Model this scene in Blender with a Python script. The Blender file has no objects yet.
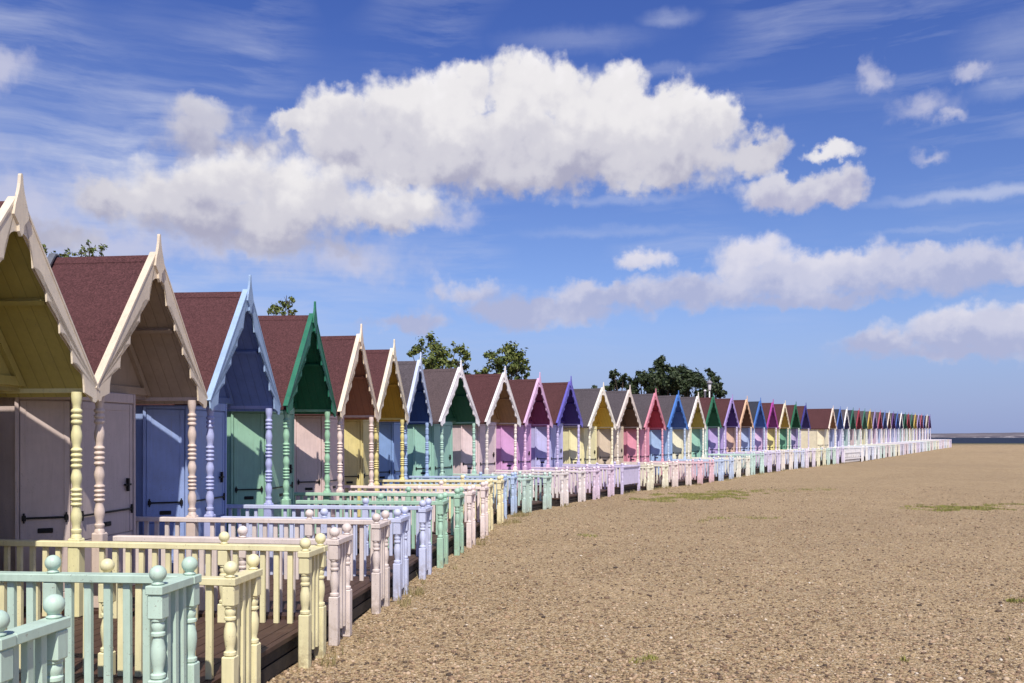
import bpy, bmesh, math, random
from mathutils import Vector, noise as mnoise
R = math.radians
scene = bpy.context.scene
col = scene.collection
EYE = 1.515
F = 900.0
HY = 437.0

# ------------------------------------------------------------------ camera
cam = bpy.data.objects.new("camera", bpy.data.cameras.new("camera"))
col.objects.link(cam)
cam.location = (0, 0, EYE)
cam.rotation_euler = (R(90), 0, 0)
cam.data.sensor_width = 36
cam.data.lens = 36 * F / 1024
cam.data.shift_y = (HY - 341.5) / 1024
cam.data.clip_start = 0.05
cam.data.clip_end = 20000
scene.camera = cam

# ------------------------------------------------------------------ sun
SUN_AZ = R(-11.0)      # heading the light travels in, from +Y towards +X
SUN_EL = R(52.0)
trav = Vector((math.sin(SUN_AZ) * math.cos(SUN_EL), math.cos(SUN_AZ) * math.cos(SUN_EL), -math.sin(SUN_EL)))
sd = bpy.data.lights.new("sun", 'SUN')
sd.energy = 5.0
sd.angle = R(0.53)
sd.color = (1.0, 0.93, 0.82)
sun = bpy.data.objects.new("sun", sd)
sun.rotation_euler = trav.to_track_quat('-Z', 'Y').to_euler()
col.objects.link(sun)

# ------------------------------------------------------------------ node helpers
class NT:
    def __init__(self, tree):
        self.t = tree
    def n(self, kind, **kw):
        nd = self.t.nodes.new(kind)
        for k, v in kw.items():
            setattr(nd, k, v)
        return nd
    def link(self, a, b):
        self.t.links.new(a, b)
    def put(self, sock, v):
        if isinstance(v, bpy.types.NodeSocket):
            self.t.links.new(v, sock)
        elif v is not None:
            sock.default_value = v
    def math(self, op, a, b=None, c=None, clamp=False):
        nd = self.n('ShaderNodeMath', operation=op, use_clamp=clamp)
        for i, v in enumerate((a, b, c)):
            if v is not None:
                self.put(nd.inputs[i], v)
        return nd.outputs[0]
    def vmath(self, op, a, b=None, out=0):
        nd = self.n('ShaderNodeVectorMath', operation=op)
        self.put(nd.inputs[0], a)
        if b is not None:
            self.put(nd.inputs[3 if op == 'SCALE' else 1], b)
        return nd.outputs['Value' if op in ('LENGTH', 'DOT_PRODUCT') else 'Vector']
    def noise(self, vec, scale, detail=4, rough=0.55, color=False):
        nd = self.n('ShaderNodeTexNoise')
        self.put(nd.inputs['Vector'], vec)
        nd.inputs['Scale'].default_value = scale
        nd.inputs['Detail'].default_value = detail
        nd.inputs['Roughness'].default_value = rough
        return nd.outputs['Color' if color else 'Fac']
    def voro(self, vec, scale, feature='F1', detail=0, rnd=1.0):
        nd = self.n('ShaderNodeTexVoronoi', feature=feature)
        self.put(nd.inputs['Vector'], vec)
        nd.inputs['Scale'].default_value = scale
        nd.inputs['Randomness'].default_value = rnd
        if 'Detail' in nd.inputs:
            nd.inputs['Detail'].default_value = detail
        return nd
    def mapr(self, v, a, b, c=0.0, d=1.0, smooth=False):
        nd = self.n('ShaderNodeMapRange')
        if smooth:
            nd.interpolation_type = 'SMOOTHSTEP'
        self.put(nd.inputs[0], v)
        for i, x in enumerate((a, b, c, d)):
            self.put(nd.inputs[1 + i], x)
        return nd.outputs[0]
    def mix(self, fac, a, b, blend='MIX'):
        nd = self.n('ShaderNodeMix', data_type='RGBA', blend_type=blend)
        self.put(nd.inputs[0], fac)
        self.put(nd.inputs[6], a)
        self.put(nd.inputs[7], b)
        return nd.outputs[2]
    def ramp(self, fac, stops, interp='LINEAR'):
        nd = self.n('ShaderNodeValToRGB')
        nd.color_ramp.interpolation = interp
        el = nd.color_ramp.elements
        while len(el) < len(stops):
            el.new(0.5)
        for e, (p, c) in zip(el, stops):
            e.position = p
            e.color = (c[0], c[1], c[2], 1)
        self.put(nd.inputs[0], fac)
        return nd.outputs[0]

def lin(c, k=1.0):
    o = []
    for v in c:
        v = v / 255.0
        o.append((v / 12.92 if v <= 0.04045 else ((v + 0.055) / 1.055) ** 2.4) * k)
    return (o[0], o[1], o[2], 1.0)

def new_mat(name):
    m = bpy.data.materials.new(name)
    m.use_nodes = True
    t = NT(m.node_tree)
    b = m.node_tree.nodes['Principled BSDF']
    return m, t, b

_paint = {}
def paint(rgb, boards=None, k=0.93):
    """weathered gloss paint on timber; boards='x' adds tongue and groove lines along that local axis"""
    key = (tuple(rgb), boards, k)
    if key in _paint:
        return _paint[key]
    m, t, b = new_mat("paint")
    tc = t.n('ShaderNodeTexCoord')
    oi = t.n('ShaderNodeObjectInfo')
    rnd = t.math('MULTIPLY', oi.outputs['Random'], 40.0)
    geo = t.n('ShaderNodeNewGeometry')
    p = t.vmath('ADD', geo.outputs['Position'], (0, 0, 0))
    lum = 0.3 * rgb[0] + 0.5 * rgb[1] + 0.2 * rgb[2]
    base = lin([v + (lum - v) * 0.24 for v in rgb], k)
    n1 = t.noise(p, 5.0, 5, 0.6)
    n2 = t.noise(t.vmath('MULTIPLY', p, (30, 30, 4)), 1.0, 4, 0.6)
    f = t.math('ADD', t.math('MULTIPLY', n1, 0.6), t.math('MULTIPLY', n2, 0.4))
    c = t.mix(t.mapr(f, 0.35, 0.65), tuple([v * 0.86 for v in base[:3]]) + (1,), tuple([min(1, v * 1.06) for v in base[:3]]) + (1,))
    # scuffs, grime specks
    g = t.noise(p, 38.0, 3, 0.7)
    g = t.mapr(g, 0.66, 0.76, 0.0, 0.35)
    c = t.mix(g, c, (0.20, 0.17, 0.13, 1))
    st_ = t.noise(t.vmath('MULTIPLY', p, (46, 46, 2.2)), 1.0, 3, 0.6)
    c = t.mix(t.mapr(st_, 0.60, 0.74, 0.0, 0.22), c, (0.27, 0.23, 0.18, 1))
    chip = t.math('MULTIPLY', t.mapr(t.noise(p, 75.0, 3, 0.7), 0.635, 0.66), t.mapr(t.noise(p, 4.0, 2), 0.47, 0.60))
    c = t.mix(t.math('MULTIPLY', chip, 0.8), c, (0.20, 0.165, 0.13, 1))
    # splashes of sand and mud kicked up at the feet of the posts
    sz = t.n('ShaderNodeSeparateXYZ')
    t.link(p, sz.inputs[0])
    spl = t.math('MULTIPLY', t.mapr(sz.outputs[2], -0.26, 0.02, 1.0, 0.0), t.mapr(t.noise(p, 22.0, 4, 0.65), 0.40, 0.62))
    c = t.mix(t.math('MULTIPLY', spl, 0.65), c, (0.25, 0.18, 0.11, 1))
    # fresh / faded differences from piece to piece
    hs = t.n('ShaderNodeHueSaturation')
    t.put(hs.inputs['Color'], c)
    t.put(hs.inputs['Value'], t.mapr(oi.outputs['Random'], 0, 1, 0.94, 1.04))
    c = hs.outputs[0]
    hgt = t.math('MULTIPLY', n2, 0.25)
    if boards:
        sx = t.n('ShaderNodeSeparateXYZ')
        t.link(tc.outputs['Object'], sx.inputs[0])
        v = sx.outputs['XYZ'.index(boards.upper())]
        fr = t.math('FRACT', t.math('DIVIDE', t.math('ADD', v, 10.0), 0.115))
        gr = t.math('ABSOLUTE', t.math('SUBTRACT', fr, 0.5))
        line = t.mapr(gr, 0.44, 0.49, 0.0, 1.0)
        hgt = t.math('SUBTRACT', hgt, t.math('MULTIPLY', line, 1.5))
        c = t.mix(t.math('MULTIPLY', line, 0.55), c, tuple([x * 0.45 for x in base[:3]]) + (1,))
    bm_ = t.n('ShaderNodeBump')
    bm_.inputs['Strength'].default_value = 0.35
    bm_.inputs['Distance'].default_value = 0.004
    t.put(bm_.inputs['Height'], hgt)
    t.link(bm_.outputs[0], b.inputs['Normal'])
    t.link(c, b.inputs['Base Color'])
    t.put(b.inputs['Roughness'], t.mapr(n1, 0.3, 0.7, 0.38, 0.6))
    b.inputs['Specular IOR Level'].default_value = 0.4
    _paint[key] = m
    return m

_roof = {}
def roof_mat(rgb):
    if rgb in _roof:
        return _roof[rgb]
    m, t, b = new_mat("roof_felt")
    tc = t.n('ShaderNodeTexCoord')
    oi = t.n('ShaderNodeObjectInfo')
    p = t.vmath('ADD', tc.outputs['Object'], t.vmath('SCALE', (7.3, 3.1, 5.7), t.math('MULTIPLY', oi.outputs['Random'], 9.0)))
    base = lin(rgb, 0.55)
    def s(k):
        return tuple([v * k for v in base[:3]]) + (1,)
    vr = t.voro(p, 85.0)
    sp = t.n('ShaderNodeSeparateColor')
    t.link(vr.outputs['Color'], sp.inputs[0])
    big = t.noise(p, 1.6, 5, 0.6)
    mid = t.noise(p, 28.0, 3, 0.7)
    c = t.mix(sp.outputs[0], s(0.55), s(1.45))
    c = t.mix(t.mapr(mid, 0.35, 0.7, 0, 0.5), c, s(0.7))
    c = t.mix(t.mapr(big, 0.4, 0.75, 0.0, 0.4), c, s(1.25))
    # courses of felt shingles: overlap lines down the slope
    sx = t.n('ShaderNodeSeparateXYZ')
    t.link(tc.outputs['Object'], sx.inputs[0])
    fr = t.math('FRACT', t.math('DIVIDE', sx.outputs['Z'], 0.115))
    line = t.mapr(fr, 0.0, 0.09, 1.0, 0.0)
    row = t.math('FLOOR', t.math('DIVIDE', sx.outputs['Z'], 0.115))
    off = t.math('FRACT', t.math('ADD', t.math('DIVIDE', sx.outputs['X'], 0.25), t.math('MULTIPLY', row, 0.37)))
    tab = t.mapr(off, 0.0, 0.04, 1.0, 0.0)
    edge = t.math('MAXIMUM', line, tab)
    c = t.mix(t.math('MULTIPLY', edge, 0.12), c, s(0.3))
    t.link(c, b.inputs['Base Color'])
    b.inputs['Roughness'].default_value = 0.9
    b.inputs['Specular IOR Level'].default_value = 0.2
    h = t.math('SUBTRACT', t.math('MULTIPLY', sp.outputs[1], 0.5), t.math('MULTIPLY', edge, 0.35))
    bp = t.n('ShaderNodeBump')
    bp.inputs['Strength'].default_value = 0.5
    bp.inputs['Distance'].default_value = 0.006
    t.put(bp.inputs['Height'], h)
    t.link(bp.outputs[0], b.inputs['Normal'])
    _roof[rgb] = m
    return m

def simple(name, rgb, rough=0.6, metal=0.0, var=0.25, scale=12.0, bump=0.2):
    m, t, b = new_mat(name)
    geo = t.n('ShaderNodeNewGeometry')
    n = t.noise(geo.outputs['Position'], scale, 5, 0.65)
    c = t.mix(t.mapr(n, 0.3, 0.7), tuple([v * (1 - var) for v in rgb]) + (1,), tuple([v * (1 + var) for v in rgb]) + (1,))
    t.link(c, b.inputs['Base Color'])
    b.inputs['Roughness'].default_value = rough
    b.inputs['Metallic'].default_value = metal
    bp = t.n('ShaderNodeBump')
    bp.inputs['Strength'].default_value = bump
    bp.inputs['Distance'].default_value = 0.01
    t.put(bp.inputs['Height'], n)
    t.link(bp.outputs[0], b.inputs['Normal'])
    return m

IRON = simple("black_iron", (0.018, 0.017, 0.018), 0.5, 0.6)
LEAD = simple("lead_flashing", (0.16, 0.17, 0.19), 0.45, 0.4)

def deck_mat():
    m, t, b = new_mat("stained_decking")
    geo = t.n('ShaderNodeNewGeometry')
    tc = t.n('ShaderNodeTexCoord')
    o = tc.outputs['Object']
    grain = t.noise(t.vmath('MULTIPLY', o, (60, 3, 60)), 1.0, 5, 0.65)
    rnd = geo.outputs['Random Per Island']
    wear = t.noise(geo.outputs['Position'], 3.0, 4, 0.6)
    c = t.mix(t.mapr(grain, 0.3, 0.7), (0.026, 0.012, 0.008, 1), (0.085, 0.040, 0.026, 1))
    c = t.mix(t.math('MULTIPLY', rnd, 0.5), c, (0.065, 0.034, 0.024, 1))
    c = t.mix(t.mapr(wear, 0.55, 0.75, 0, 0.5), c, (0.12, 0.075, 0.055, 1))
    t.link(c, b.inputs['Base Color'])
    b.inputs['Roughness'].default_value = 0.65
    bp = t.n('ShaderNodeBump')
    bp.inputs['Strength'].default_value = 0.4
    bp.inputs['Distance'].default_value = 0.004
    t.put(bp.inputs['Height'], grain)
    t.link(bp.outputs[0], b.inputs['Normal'])
    return m
DECK = deck_mat()
SKIRT = simple("dark_creosoted_timber", (0.022, 0.016, 0.013), 0.8, 0, 0.5, 9.0, 0.5)

# ------------------------------------------------------------------ mesh helpers
def mesh_of(name, bm, smooth=False):
    bmesh.ops.recalc_face_normals(bm, faces=bm.faces[:])
    me = bpy.data.meshes.new(name)
    bm.to_mesh(me)
    bm.free()
    if smooth:
        for p in me.polygons:
            p.use_smooth = True
    return me

def box(bm, x0, x1, y0, y1, z0, z1, bev=0.0):
    vs = [bm.verts.new((x, y, z)) for x in (x0, x1) for y in (y0, y1) for z in (z0, z1)]
    fs = []
    for f in ((0, 1, 3, 2), (4, 6, 7, 5), (0, 4, 5, 1), (2, 3, 7, 6), (0, 2, 6, 4), (1, 5, 7, 3)):
        fs.append(bm.faces.new([vs[i] for i in f]))
    if bev > 0:
        es = set()
        for f in fs:
            es.update(f.edges)
        bmesh.ops.bevel(bm, geom=list(es), offset=bev, segments=1, affect='EDGES')

def prism_x(bm, pts, x0, x1):
    """extrude a (y, z) polygon between two x values"""
    a = [bm.verts.new((x0, y, z)) for y, z in pts]
    b = [bm.verts.new((x1, y, z)) for y, z in pts]
    n = len(pts)
    bm.faces.new(a)
    bm.faces.new(b[::-1])
    for i in range(n):
        bm.faces.new((a[i], b[i], b[(i + 1) % n], a[(i + 1) % n]))

def lathe(bm, prof, seg=14, cx=0, cy=0):
    rings = []
    for r, z in prof:
        if r < 1e-5:
            rings.append([bm.verts.new((cx, cy, z))])
        else:
            rings.append([bm.verts.new((cx + r * math.cos(2 * math.pi * i / seg), cy + r * math.sin(2 * math.pi * i / seg), z)) for i in range(seg)])
    for a, b in zip(rings, rings[1:]):
        if len(a) == 1 and len(b) == 1:
            continue
        for i in range(seg):
            j = (i + 1) % seg
            if len(a) == 1:
                bm.faces.new((a[0], b[j], b[i]))
            elif len(b) == 1:
                bm.faces.new((a[i], a[j], b[0]))
            else:
                bm.faces.new((a[i], a[j], b[j], b[i]))
    if len(rings[0]) > 1:
        bm.faces.new(rings[0][::-1])
    if len(rings[-1]) > 1:
        bm.faces.new(rings[-1])

def part(name, me, mat, parent, loc=(0, 0, 0), rz=0.0, label=None):
    o = bpy.data.objects.new(name, me)
    col.objects.link(o)
    if len(me.materials) == 0:
        me.materials.append(None)
    o.material_slots[0].link = 'OBJECT'
    o.material_slots[0].material = mat
    o.parent = parent
    o.location = loc
    o.rotation_euler = (0, 0, rz)
    if label:
        o['label'] = label
    return o

def thing(name, label, cat, loc, rz=0.0, group=None):
    o = bpy.data.objects.new(name, None)
    o.empty_display_size = 0.2
    col.objects.link(o)
    o.location = loc
    o.rotation_euler = (0, 0, rz)
    o['label'] = label
    o['category'] = cat
    o['kind'] = 'thing'
    if group:
        o['group'] = group
    return o

def solo(name, me, mat, label=None, cat=None, kind='thing', loc=(0, 0, 0), rz=0.0, group=None):
    o = part(name, me, mat, None, loc, rz)
    o['kind'] = kind
    if label:
        o['label'] = label
    if cat:
        o['category'] = cat
    if group:
        o['group'] = group
    return o

# ------------------------------------------------------------------ hut meshes (local x: towards the beach, y: along the row)
W, ZE, ZA = 1.0, 1.955, 3.30     # half width at the eaves, eave and apex heights above the deck
PD = 0.75                         # porch depth
BACK = -3.0
SL = math.atan2(ZA - ZE, W)
sn, cs = math.sin(SL), math.cos(SL)
SLEN = math.hypot(ZA - ZE, W)

def vroof(off, thick, ext=0.0):
    """inverted V profile, 'off' below the outer roof surface, 'thick' deep"""
    def at(o, e):
        return (0.0, ZA - o / cs), (W + e * cs, ZE - e * sn - o / cs)
    a0, e0 = at(off, ext)
    a1, e1 = at(off + thick, ext)
    return [a0, e0, e1, a1, (-e1[0], e1[1]), (-e0[0], e0[1])]

def m_roof():
    bm = bmesh.new()
    prism_x(bm, vroof(0.0, 0.03), BACK - 0.08, -0.035)
    # ridge capping
    prism_x(bm, [(0, ZA + 0.014), (0.05, ZA - 0.05 * sn / cs + 0.010), (0.05, ZA - 0.05 * sn / cs + 0.004), (0, ZA + 0.004),
                 (-0.05, ZA - 0.05 * sn / cs + 0.004), (-0.05, ZA - 0.05 * sn / cs + 0.010)], BACK - 0.09, -0.07)
    return mesh_of("roof", bm)

def m_soffit():
    bm = bmesh.new()
    prism_x(bm, vroof(0.033, 0.014, -0.02), -1.0, -0.04)
    return mesh_of("soffit", bm)

def m_purlin():
    bm = bmesh.new()
    for s in (-1, 1):
        for q in (0.47,):
            y, z = W * q, ZA - (ZA - ZE) * q
            o = 0.05
            y0, z0 = y - o * sn, z - o * cs
            pts = [(y0 - 0.02 * cs, z0 + 0.02 * sn), (y0 + 0.02 * cs, z0 - 0.02 * sn),
                   (y0 + 0.02 * cs - 0.05 * sn, z0 - 0.02 * sn - 0.05 * cs), (y0 - 0.02 * cs - 0.05 * sn, z0 + 0.02 * sn - 0.05 * cs)]
            prism_x(bm, [(s * a, b) for a, b in pts], -0.61, -0.06)
    box(bm, -0.61, -0.06, -0.018, 0.018, ZA - 0.20, ZA - 0.09)
    # rafters against the back gable
    for s in (-1, 1):
        def at(q, o):
            return (s * (W * q - o * sn), ZA - (ZA - ZE) * q - o * cs)
        prism_x(bm, [at(0.12, 0.052), at(0.93, 0.052), at(0.93, 0.115), at(0.12, 0.115)], -0.612, -0.57)
    return mesh_of("roof_beam", bm)

def m_eave_beam(s):
    bm = bmesh.new()
    box(bm, -0.9, -0.05, s * 0.955 - 0.02, s * 0.955 + 0.02, 1.895, 1.955, 0.004)
    return mesh_of("eave_beam", bm)

FV, CV, CU, RU = -0.44, -0.84, -0.68, 0.30      # bay front, cant back, cant corner, right corner of the bay
HB = 0.93
BAY = [(CV, -HB), (FV, CU), (FV, RU), (CV, HB)]      # plan of the canted front (x, y)

def m_wall():
    bm = bmesh.new()
    t = 0.085 / cs
    zt = 1.94
    prism_x(bm, [(-HB, zt + 0.002), (HB, zt + 0.002), (HB, ZA - (ZA - ZE) * HB / W - t), (0, ZA - t), (-HB, ZA - (ZA - ZE) * HB / W - t)], BACK, -0.64)
    plan = [(BACK, -HB), (CV, -HB), (FV, CU), (FV, RU), (CV, HB), (BACK, HB)]
    lo = [bm.verts.new((x, y, -0.24)) for x, y in plan]
    hi = [bm.verts.new((x, y, zt)) for x, y in plan]
    bm.faces.new(lo[::-1])
    bm.faces.new(hi)
    for k in range(6):
        bm.faces.new((lo[k], lo[(k + 1) % 6], hi[(k + 1) % 6], hi[k]))
    return mesh_of("wall", bm)

def m_gable():
    bm = bmesh.new()
    z0 = 1.945
    t = 0.078 / cs
    y = W * (ZA - t - z0) / (ZA - ZE)
    prism_x(bm, [(-y, z0), (y, z0), (0, ZA - t)], -0.638, -0.615)
    return mesh_of("gable_panel", bm)

def m_lintel():
    bm = bmesh.new()
    box(bm, -0.612, -0.575, -0.93, 0.93, 1.952, 2.03, 0.004)
    return mesh_of("lintel", bm)

CLEN = math.hypot(FV - CV, CU + HB)
CANG = math.atan2(-(FV - CV), CU + HB)      # turn about z that lays +y along the cant
def door_meshes(wd):
    """leaf lying along +y from 0 to wd, face towards +x; upper leaf over a drop panel, and its jambs"""
    d = bmesh.new()
    box(d, -0.004, 0.016, 0.035, wd - 0.035, 0.56, 1.835, 0.003)
    box(d, -0.004, 0.016, 0.035, wd - 0.035, 0.118, 0.552, 0.003)
    for a, b in ((0.037, 0.085), (wd - 0.085, wd - 0.037)):
        box(d, 0.014, 0.022, a, b, 0.565, 1.83, 0.002)
    box(d, 0.014, 0.021, 0.09, wd - 0.09, 1.765, 1.828, 0.002)
    box(d, 0.014, 0.021, 0.09, wd - 0.09, 0.13, 0.19, 0.002)
    f = bmesh.new()
    box(f, -0.003, 0.034, -0.004, 0.029, 0.005, 1.936, 0.004)
    box(f, -0.003, 0.034, wd - 0.029, wd + 0.004, 0.005, 1.936, 0.004)
    box(f, -0.003, 0.030, 0.031, wd - 0.031, 1.842, 1.934, 0.004)
    box(f, -0.003, 0.036, 0.031, wd - 0.031, 0.004, 0.110, 0.004)
    st = bmesh.new()
    box(st, 0.0225, 0.036, 0.05, wd - 0.05, 0.776, 0.794, 0.002)
    for y in (0.05, wd - 0.085):
        box(st, 0.0225, 0.040, y + 0.000, y + 0.034, 0.760, 0.810, 0.004)
        box(st, 0.0225, 0.043, y + 0.010, y + 0.024, 0.740, 0.830, 0.003)
    sl = bmesh.new()
    m_ = wd * 0.5
    box(sl, 0.0165, 0.028, m_ - 0.062, m_ + 0.062, 0.648, 0.692, 0.005)
    box(sl, 0.025, 0.034, m_ - 0.040, m_ + 0.040, 0.661, 0.680, 0.003)
    return (mesh_of("door", d), mesh_of("door_frame", f), mesh_of("locking_bar", st), mesh_of("letter_plate", sl))
WFR = RU - CU
def m_latch():
    bm = bmesh.new()
    box(bm, 0.0225, 0.044, WFR - 0.20, WFR - 0.09, 1.02, 1.04, 0.003)
    box(bm, 0.0225, 0.052, WFR - 0.16, WFR - 0.135, 0.965, 1.095, 0.003)
    return mesh_of("latch", bm)

def barge_outline(s):
    """scalloped bargeboard, right side for s=+1; points (y, z)"""
    L = SLEN + 0.075
    N = 5
    s0 = 0.21
    w1 = 0.158                           # depth of the board at the cusps
    per = (L - 0.115 - s0) / N
    def pt(a, w):
        return (s * (a * cs - w * sn), ZA + 0.012 - a * sn - w * cs)
    out = [pt(0.0, -0.012), pt(L, -0.012)]
    # lower end: blunt, turned down to a rounded tip
    e = pt(L, -0.012)
    out += [(e[0] - s * 0.012, e[1] - 0.075), (e[0] - s * 0.045, e[1] - 0.10), (e[0] - s * 0.075, e[1] - 0.092), (e[0] - s * 0.088, e[1] - 0.06)]
    for i in range(N - 1, -1, -1):
        # quarter-ellipse cut-outs: level under each cusp, upright above the next
        y0, z0 = pt(s0 + per * i, w1)
        y1, z1 = pt(s0 + per * (i + 1), w1)
        for q in (7, 6, 5, 4, 3, 2, 1, 0):
            t = q / 7.0 * math.pi / 2
            out.append((y0 + (y1 - y0) * math.sin(t) ** 0.75, z0 - (z0 - z1) * (1 - math.cos(t)) - (0.012 if q == 7 else 0)))
    yl = 0.006 * s
    out.append((yl, out[-1][1] + 0.05))
    out.append((yl, ZA + 0.012 + 0.012 / cs))
    return out

def m_barge(s):
    bm = bmesh.new()
    prism_x(bm, barge_outline(s), -0.016, 0.0)
    tri = [f for f in bm.faces if len(f.verts) > 4]
    bmesh.ops.triangulate(bm, faces=tri)
    # capping strip on the verge
    def pt(a, w):
        return (s * (a * cs - w * sn), ZA + 0.012 - a * sn - w * cs)
    y0 = 0.004
    c = [pt(0.03, -0.03), pt(SLEN + 0.07, -0.03), pt(SLEN + 0.07, -0.0125), pt(0.03, -0.0125)]
    prism_x(bm, c, -0.062, 0.006)
    return mesh_of("bargeboard", bm)

def m_finial():
    bm = bmesh.new()
    prof = [(0.085, ZA - 0.135), (0.070, ZA - 0.06), (0.048, ZA + 0.0), (0.030, ZA + 0.055), (0.018, ZA + 0.11), (0.012, ZA + 0.17), (0.007, ZA + 0.185)]
    pts = [(y, z) for y, z in prof] + [(-y, z) for y, z in prof[::-1]]
    # pendant under the apex
    pts += [(-0.055, ZA - 0.17), (-0.028, ZA - 0.20), (-0.024, ZA - 0.25), (0, ZA - 0.285), (0.024, ZA - 0.25), (0.028, ZA - 0.20), (0.055, ZA - 0.17)]
    prism_x(bm, pts, -0.004, 0.022)
    bmesh.ops.triangulate(bm, faces=[f for f in bm.faces if len(f.verts) > 4])
    return mesh_of("finial", bm)

def bead_profile():
    return [(r * 0.92, z) for r, z in bead_profile_raw()]

def bead_profile_raw():
    p = [(0.036, 0.70), (0.046, 0.72), (0.046, 0.735), (0.036, 0.745)]
    def beads(z0, z1, n):
        o = []
        h = (z1 - z0) / n
        for i in range(n):
            for q, r in ((0.05, 0.035), (0.25, 0.046), (0.5, 0.050), (0.75, 0.046), (0.95, 0.035)):
                o.append((r, z0 + h * (i + q)))
        return o
    def vase(z0, z1):
        o = []
        for q, r in ((0.06, 0.034), (0.2, 0.039), (0.36, 0.046), (0.52, 0.049), (0.68, 0.045), (0.84, 0.037), (0.95, 0.034)):
            o.append((r, z0 + (z1 - z0) * q))
        return o
    p += vase(0.75, 0.93) + beads(0.93, 1.09, 4) + vase(1.09, 1.25) + beads(1.25, 1.43, 4) + vase(1.43, 1.62) + beads(1.62, 1.76, 3)
    p += [(0.034, 1.77), (0.036, 1.79), (0.045, 1.82), (0.048, 1.86), (0.046, 1.899)]
    return p

def m_post(seg=14):
    bm = bmesh.new()
    box(bm, -0.052, 0.052, -0.052, 0.052, 0.0, 0.665, 0.012)
    lathe(bm, [(0.046, 0.664), (0.040, 0.69)] + bead_profile(), seg)
    me = mesh_of("porch_post", bm, True)
    return me

def m_newel(seg=12):
    bm = bmesh.new()
    box(bm, -0.041, 0.041, -0.041, 0.041, -0.27, 0.150, 0.007)
    box(bm, -0.041, 0.041, -0.041, 0.041, 0.465, 0.592, 0.007)
    lathe(bm, [(0.028, 0.149), (0.039, 0.158), (0.039, 0.175), (0.029, 0.182), (0.026, 0.195), (0.033, 0.225), (0.039, 0.275), (0.037, 0.315), (0.028, 0.355),
               (0.026, 0.37), (0.037, 0.378), (0.037, 0.392), (0.027, 0.399), (0.032, 0.412), (0.035, 0.43), (0.028, 0.448), (0.037, 0.455), (0.037, 0.466)], seg)
    return mesh_of("newel_post", bm, True)

def m_ball(seg=16):
    bm = bmesh.new()
    r = 0.044
    zc = 0.699
    prof = [(0.026, 0.641), (0.032, 0.645), (0.032, 0.650), (0.024, 0.655), (0.023, 0.659)]
    for i in range(1, 12):
        a = -math.pi / 2 + 0.42 + (math.pi - 0.42) * i / 11.0
        prof.append((max(0.0, r * math.cos(a)) if i < 11 else 0.0, zc + r * math.sin(a)))
    lathe(bm, prof, seg)
    return mesh_of("ball_finial", bm, True)

def m_bar(x0, x1, y0, y1, z0, z1, bev=0.004, name="handrail"):
    bm = bmesh.new()
    box(bm, x0, x1, y0, y1, z0, z1, bev)
    return mesh_of(name, bm)

def shade_auto(me, ang=35):
    try:
        me.set_sharp_from_angle(angle=R(ang))
    except Exception:
        pass

M = dict(roof=m_roof(), soffit=m_soffit(), beam=m_purlin(), eave_l=m_eave_beam(-1), eave_r=m_eave_beam(1), wall=m_wall(), gable=m_gable(),
         cant=door_meshes(CLEN), front=door_meshes(WFR), lintel=m_lintel(), latch=m_latch(), barge_l=m_barge(-1), barge_r=m_barge(1),
         finial=m_finial(), post=m_post(14), post_far=m_post(8), newel=m_newel(), ball=m_ball(), newel_far=m_newel(8), ball_far=m_ball(8))
for k in ('post', 'post_far', 'newel', 'newel_far'):
    shade_auto(M[k])

# deck
OUT, INN = 0.855, 0.50        # outer and inner newels along the row
VE = 2.04                     # end rail distance from the hut front
def m_deckboards():
    bm = bmesh.new()
    x = -0.95
    while x < 1.93:
        box(bm, x, min(x + 0.112, 1.96), -1.0, 1.0, -0.032, 0.0)
        x += 0.119
    return mesh_of("deck_floor", bm)
def m_skirt():
    bm = bmesh.new()
    for (z0, z1) in ((-0.125, -0.034), (-0.24, -0.14)):
        box(bm, 1.90, 1.935, -0.99, 0.99, z0, z1)
    for y in (-0.96, -0.3, 0.35, 0.96):
        box(bm, -PD, 1.895, y - 0.025, y + 0.025, -0.26, -0.034)
    return mesh_of("deck_joists", bm)
BALU = m_bar(-0.021, 0.021, -0.016, 0.016, 0.0, 0.592, 0.003, "baluster")
BALU_E = m_bar(-0.016, 0.016, -0.019, 0.019, -0.16, 0.592, 0.003, "baluster")
side_x = []
x = 0.15
while x < VE - 0.08:
    if abs(x - 1.22) > 0.07:
        side_x.append(x)
    x += 0.117
end_y = [0.588, 0.677, 0.766]
def m_bal_side():
    bm = bmesh.new()
    for x in side_x:
        box(bm, x - 0.021, x + 0.021, -0.016, 0.016, 0.0, 0.592)
    return mesh_of("side_balusters", bm)
def m_bal_end():
    bm = bmesh.new()
    for y in end_y:
        box(bm, -0.016, 0.016, y - 0.677 - 0.019, y - 0.677 + 0.019, -0.16, 0.592)
    return mesh_of("end_balusters", bm)
D = dict(side_long=m_bar(-0.82, VE + 0.05, -0.047, 0.047, 0.593, 0.640, 0.005), floor=m_deckboards(), skirt=m_skirt(), bal_side=m_bal_side(), bal_end=m_bal_end(),
         side=m_bar(0.05, VE + 0.05, -0.047, 0.047, 0.593, 0.640, 0.005),
         end=m_bar(-0.047, 0.047, INN - 0.05, OUT - 0.0475, 0.5935, 0.6405, 0.005),
         panel=m_bar(VE - 0.012, VE + 0.012, -OUT + 0.042, OUT - 0.042, 0.06, 0.592, 0.003, "solid_panel"),
         toprail=m_bar(VE - 0.047, VE + 0.047, -OUT + 0.048, OUT - 0.048, 0.5935, 0.6405, 0.004))

# ------------------------------------------------------------------ the row
RED, GREY, WARMGREY, SLATE = (108, 70, 72), (108, 100, 106), (114, 98, 100), (74, 78, 92)
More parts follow.
